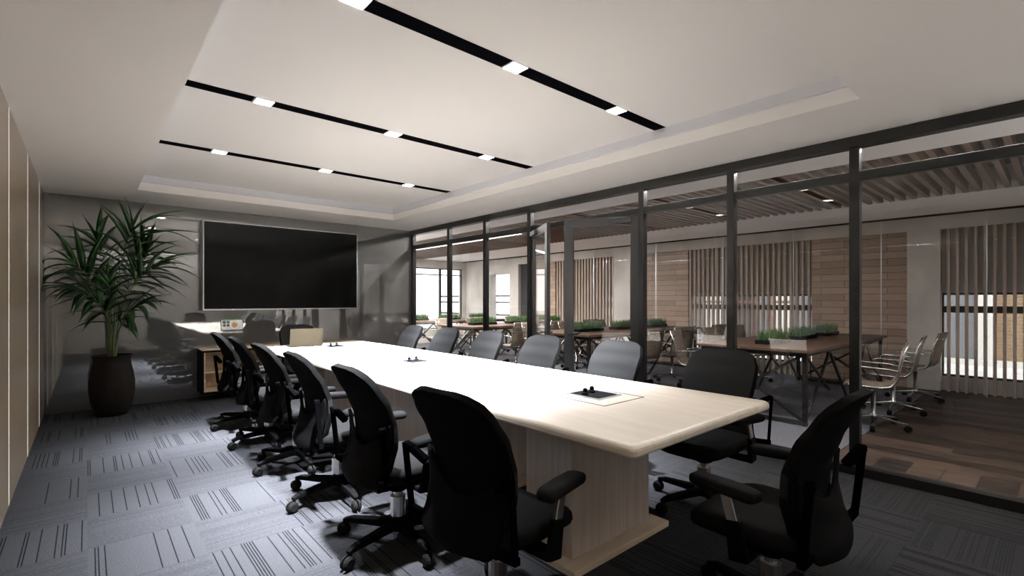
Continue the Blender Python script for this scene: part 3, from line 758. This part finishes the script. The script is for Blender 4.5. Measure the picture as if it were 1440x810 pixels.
# office benches
DZ = 0.84
def make_bench():
    t = thing('bench_desk', '', 'desk', (0, 0, 0), 0, 'walnut bench desks in the office')
    bm = B(); box(bm, 0, 3.5, -0.65, 0.65, DZ - 0.035, DZ); obj('desktop', bm, M['desktop'], t, bevel=0.004)
    def frame(x):
        bm = B(); q = 0.045
        for y in (-0.58, 0.58): bar(bm, (x, y, 0.0), (x, y, DZ - 0.035), q, q)
        bar(bm, (x, -0.58, DZ - 0.06), (x, 0.58, DZ - 0.06), q, q); bar(bm, (x, -0.58, 0.03), (x, 0.58, 0.03), q, q)
        bar(bm, (x, -0.56, 0.78), (x, 0.56, 0.05), 0.03, 0.03); bar(bm, (x, -0.56, 0.05), (x, 0.56, 0.78), 0.03, 0.03)
        return bm
    for x in (0.08, 3.42): obj('end_frame', frame(x), M['steel'], t)
    for y in (-0.58, 0.58):
        bm = B(); q = 0.035
        bar(bm, (0.08, y, DZ - 0.06), (3.42, y, DZ - 0.06), q, q)
        for a in (0.1, 1.75):
            bar(bm, (a, y, 0.06), (a + 0.82, y, DZ - 0.07), 0.026, 0.026); bar(bm, (a + 0.82, y, DZ - 0.07), (a + 1.6, y, 0.06), 0.026, 0.026)
            bar(bm, (a, y, DZ - 0.07), (a + 0.82, y, 0.3), 0.022, 0.022)
        obj('side_truss', bm, M['steel'], t)
    return t
bl = ['walnut bench desk on black trusses, first behind the glass beside the door mullions', 'walnut bench desk on black trusses, second one deep in the office', 'walnut bench desk seen through the open doorway', 'walnut bench desk farthest away, under the end windows']
b0 = make_bench(); BYC = (2.45, 5.5, 8.5, 11.4)
for k, y in enumerate(BYC):
    b = b0 if k == 0 else copy_tree(b0)
    b.location = (5.85, y, 0.006); b['label'] = bl[k]
def make_planter():
    t = thing('planter_box', '', 'planter', (0, 0, 0), 0, 'grass planters on the bench desks')
    bm = B(); box(bm, -0.34, 0.34, -0.09, 0.09, 0.0, 0.05); obj('trough', bm, M['black'], t, bevel=0.004)
    bm = B(); r = random.Random(3)
    for i in range(420):
        x, y = r.uniform(-0.33, 0.33), r.uniform(-0.085, 0.085); a = r.uniform(0, 2 * PI); h_ = r.uniform(0.08, 0.15); w_ = 0.007
        dx, dy = math.cos(a), math.sin(a); lx, ly = r.uniform(-.05, .05), r.uniform(-.05, .05)
        p = [bm.verts.new(v) for v in ((x - dx * w_, y - dy * w_, 0.047), (x + dx * w_, y + dy * w_, 0.047), (x - dy * w_, y + dx * w_, 0.047), (x + lx, y + ly, 0.047 + h_))]
        for f in ((0, 1, 3), (1, 2, 3), (2, 0, 3), (0, 2, 1)): bm.faces.new([p[q] for q in f])
    g = obj('grass', bm, M['grass'], t); g['kind'] = 'stuff'
    return t
p0 = make_planter(); first = True
pn = ['nearest the conference table', 'middle', 'closest to the slatted wall']; bn = ['first bench desk behind the glass', 'second bench desk', 'doorway bench desk', 'farthest bench desk']
for k, y in enumerate(BYC):
    for q, x in enumerate((6.6, 7.65, 8.7)):
        p = p0 if first else copy_tree(p0); first = False
        p.location = (x, y, DZ + 0.006); p['label'] = 'grass trough on the %s, %s' % (bn[k], ('end nearest us', 'middle of three', 'end nearest the slatted wall')[q])

# beige aluminium office chair (faces +x)
def make_office_chair():
    t = thing('mesh_chair', '', 'chair', (0, 0, 0), 0, 'beige office chairs at the bench desks')
    prof = [(0.26, 0.455), (0.20, 0.475), (0.08, 0.462), (-0.06, 0.455), (-0.15, 0.47), (-0.20, 0.53), (-0.225, 0.65), (-0.255, 0.80), (-0.30, 0.945)]
    def fn(u, v):
        f = v * (len(prof) - 1); i = min(int(f), len(prof) - 2); a, b = prof[i], prof[i + 1]; f -= i
        return Vector((a[0] + (b[0] - a[0]) * f, (u * 2 - 1) * 0.225, a[1] + (b[1] - a[1]) * f))
    bm = B(); sheet(bm, fn, 4, 32, 0.014); obj('sling', bm, M['mesh'], t, smooth=True)
    for sg in (-1, 1):
        bm = B(); tube(bm, [(p[0], sg * 0.235, p[1]) for p in prof], 0.012, 8); obj('side_rail', bm, M['alu'], t, smooth=True)
        bm = B(); tube(bm, [(0.10, sg * 0.245, 0.455), (0.17, sg * 0.275, 0.55), (0.165, sg * 0.28, 0.655), (0.12, sg * 0.28, 0.675), (-0.12, sg * 0.28, 0.665), (-0.20, sg * 0.26, 0.65), (-0.225, sg * 0.24, 0.66)], 0.010, 8)
        obj('armrest', bm, M['alu'], t, smooth=True)
    bm = B(); tube(bm, [(0.02, -0.235, 0.43), (0.0, 0, 0.40), (0.02, 0.235, 0.43)], 0.014, 8); tube(bm, [(-0.27, -0.23, 0.86), (-0.285, 0, 0.86), (-0.27, 0.23, 0.86)], 0.011, 8); obj('spreader', bm, M['alu'], t, smooth=True)
    bm = B(); lathe(bm, [(0.035, 0.08), (0.035, 0.13), (0.022, 0.14), (0.022, 0.40)], n=14); obj('column', bm, M['alu'], t, smooth=True)
    for k in range(5):
        a = math.radians(18 + 72 * k); c, s = math.cos(a), math.sin(a)
        bm = B(); bar(bm, (c * 0.03, s * 0.03, 0.105), (c * 0.31, s * 0.31, 0.075), 0.036, 0.035, w2=0.024, h2=0.02); lg = obj('leg', bm, M['alu'], t, bevel=0.004)
        bm = B(); dx, dy = -s, c; tube(bm, [(c * .31 - dx * .022, s * .31 - dy * .022, 0.032), (c * .31 + dx * .022, s * .31 + dy * .022, 0.032)], 0.032, 12); obj('caster', bm, M['plastic'], lg)
    return t
o0 = make_office_chair(); first = True
order = ('nearest us', 'in the middle', 'nearest the slatted wall')
for k, y in enumerate(BYC):
    for sd in (-1, 1):
        if k == 3 and sd == 1: continue
        for q, x in enumerate((6.55, 7.6, 8.65)):
            c = o0 if first else copy_tree(o0); first = False
            c.location = (x + random.uniform(-.06, .06), y + sd * (1.08 + random.uniform(-.05, .05)), 0.006)
            c.rotation_euler = (0, 0, (PI / 2 if sd < 0 else -PI / 2) + math.radians(random.uniform(-16, 16)))
            c['label'] = 'beige chair, %s side of the %s, %s' % ('near' if sd < 0 else 'far', bn[k], order[q])

# ------------------------------------------------------------------ outdoors
bm = B(); box(bm, OX + 0.3, 40, -25, 60, -0.3, -0.05); box(bm, -10, OX + 0.3, OY + 0.3, 60, -0.3, -0.05); st('ground', bm, M['paving'])
rl = thing('balcony_railing', 'dark metal balcony railing outside the office windows', 'railing', (11.0, 0, -0.05))
bm = B()
for z in (0.92, 1.36, 1.59): bar(bm, (0, 6.5, z), (0, 17.0, z), 0.05, 0.06)
obj('rail', bm, M['steel'], rl)
for q in range(8):
    bm = B(); bar(bm, (0, 6.6 + q * 1.41, 0), (0, 6.6 + q * 1.41, 1.59), 0.05, 0.05); obj('post', bm, M['steel'], rl)
bd = thing('brick_building', 'tan brick building with white piers outside the slatted window', 'building', (15, -2, -0.05))
bm = B(); box(bm, 0, 4, -8, 4.4, 0, 7); obj('wall', bm, M['brick'], bd)
for q in range(5):
    y = -5.8 + q * 2.2
    bm = B(); box(bm, -0.22, 0, y, y + 0.25, 0.0, 7); obj('pier', bm, M['render'], bd)
for q in range(4):
    y = -7.6 + q * 2.2 + 0.9
    bm = B(); box(bm, -0.04, 0, y, y + 0.9, 1.9, 3.2); f = obj('window', bm, M['render'], bd)
    bm = B(); box(bm, -0.05, -0.04, y + 0.06, y + 0.84, 1.96, 3.14); obj('pane', bm, M['darkglass'], f)
bm = B(); box(bm, -0.12, 0, 3.25, 4.4, 0.0, 7); obj('grey_bay', bm, M['greyrender'], bd)
bm = B(); box(bm, -0.35, 0, -8, 4.4, 0, 0.12); obj('plinth', bm, M['render'], bd)

gd = thing('grey_building', 'dim grey building with red window frames beyond the middle slatted window', 'building', (15, 6.9, -0.05))
bm = B(); box(bm, 0, 4, -2.2, 2.0, 0, 7); obj('wall', bm, M['greyrender'], gd)
for q in range(4):
    y = -1.9 + q * 1.0
    bm = B(); box(bm, -0.05, 0, y, y + 0.62, 0.15, 2.9); f = obj('window', bm, M['redframe'], gd)
    bm = B(); box(bm, -0.06, -0.05, y + 0.05, y + 0.57, 0.2, 1.35); box(bm, -0.06, -0.05, y + 0.05, y + 0.57, 1.42, 2.85); obj('pane', bm, M['darkglass'] if q % 2 else M['render'], f)

# ------------------------------------------------------------------ daylight and lamps
W = bpy.data.worlds.new('sky'); SC.world = W; W.use_nodes = True
wt = W.node_tree; bg = wt.nodes['Background']
sk = NG(wt)
tc = wt.nodes.new('ShaderNodeTexCoord'); sp_ = wt.nodes.new('ShaderNodeSeparateXYZ'); wt.links.new(tc.outputs['Generated'], sp_.inputs[0])
wt.links.new(ramp(wt, sp_.outputs[2], [(0.0, (0.95, 0.88, 0.84)), (0.25, (0.93, 0.96, 1.0)), ]), bg.inputs[0])
bg.inputs[1].default_value = 3.0
sl = bpy.data.lights.new('sun', 'SUN'); sl.energy = 1.0; sl.color = (1.0, 0.93, 0.82); sl.angle = 0.01
so = bpy.data.objects.new('sun', sl); COL.objects.link(so); so.rotation_euler = Vector((0.75, 0.25, -0.7)).to_track_quat('-Z', 'Y').to_euler()

# wall washer added behind the camera, unseen, to brighten the near end
ww = thing('added_wall_washer', 'added unseen slim linear wall washer on the ceiling along the near wall', 'ceiling light', (2.1, -0.22, H))
bm = B(); box(bm, -2.3, 2.3, -0.025, 0.025, -0.02, 0.0); obj('profile', bm, M['silver'], ww)
bm = B(); box(bm, -2.28, 2.28, -0.018, 0.018, -0.024, -0.02); obj('diffuser', bm, M['line'], ww)
ld = bpy.data.lights.new('added_wash', 'AREA'); ld.shape = 'RECTANGLE'; ld.size = 4.5; ld.size_y = 0.05; ld.energy = 8; ld.color = (1.0, 0.985, 0.965)
lo = bpy.data.objects.new('added_wash', ld); COL.objects.link(lo); lo.location = (2.1, -0.22, H - 0.04); lo.rotation_euler = (math.radians(-42), 0, 0)

# office ceiling lamps: two long light lines, and one added warm downlight by the glass
for x, lb in ((4.90, 'long white light line in the plaster strip just outside the glass'), (6.38, 'long white light line running through the wooden ceiling slats')):
    y0, y1 = (-0.5, 13.2) if x < 5 else (7.0, 13.2)
    lmp = thing('linear_ceiling_light', lb, 'ceiling light', (x, (y0 + y1) / 2, 2.70), 0, 'long light lines in the office ceiling')
    hl = (y1 - y0) / 2
    bm = B(); box(bm, -0.03, 0.03, -hl, hl, -0.012, 0.0); obj('profile', bm, M['silver'], lmp)
    bm = B(); box(bm, -0.024, 0.024, -hl + 0.01, hl - 0.01, -0.015, -0.012); obj('diffuser', bm, M['line'], lmp)
    ld = bpy.data.lights.new('line_glow', 'AREA'); ld.shape = 'RECTANGLE'; ld.size = 0.05; ld.size_y = 2 * hl; ld.energy = 330 if x < 5 else 520; ld.color = (1.0, 0.95, 0.90)
    lo = bpy.data.objects.new('line_glow', ld); COL.objects.link(lo); lo.location = (x, (y0 + y1) / 2, 2.68)
lmp = thing('added_office_downlight', 'small round added downlight, out of view in the plaster strip outside the glass', 'ceiling light', (5.25, -0.02, 2.70))  # added out of view to brighten the floor near the glass
bm = B(); lathe(bm, [(0.06, -0.006), (0.06, 0.0)], n=24); obj('trim_ring', bm, M['silver'], lmp)
bm = B(); lathe(bm, [(0.045, -0.009), (0.045, -0.006)], n=24); obj('diffuser', bm, M['lamp'], lmp)
ld = bpy.data.lights.new('added_office_beam', 'SPOT'); ld.energy = 120; ld.spot_size = math.radians(60); ld.spot_blend = 0.9; ld.color = (1.0, 0.85, 0.66); ld.shadow_soft_size = 0.04
lo = bpy.data.objects.new('added_office_beam', ld); COL.objects.link(lo); lo.location = (5.25, -0.02, 2.66)

# ------------------------------------------------------------------ camera
cd = bpy.data.cameras.new('camera'); cd.sensor_width = 36; cd.lens = 680 / 1440 * 36; cd.shift_y = 17 / 1440; cd.clip_start = 0.02
cam = bpy.data.objects.new('camera', cd); COL.objects.link(cam); cam.location = (0, 0, 1.392)
cam.rotation_euler = (PI / 2, 0, -math.atan2(0.6596, 0.7515)); SC.camera = cam
SC.view_settings.view_transform = 'Standard'
try: SC.view_settings.look = 'None'
except Exception: pass
SC.view_settings.exposure = 0.35; SC.view_settings.gamma = 1.0; SC.view_settings.use_curve_mapping = False
SC.cycles.max_bounces = 10; SC.cycles.diffuse_bounces = 8; SC.cycles.transparent_max_bounces = 24
SC.cycles.use_denoising = True
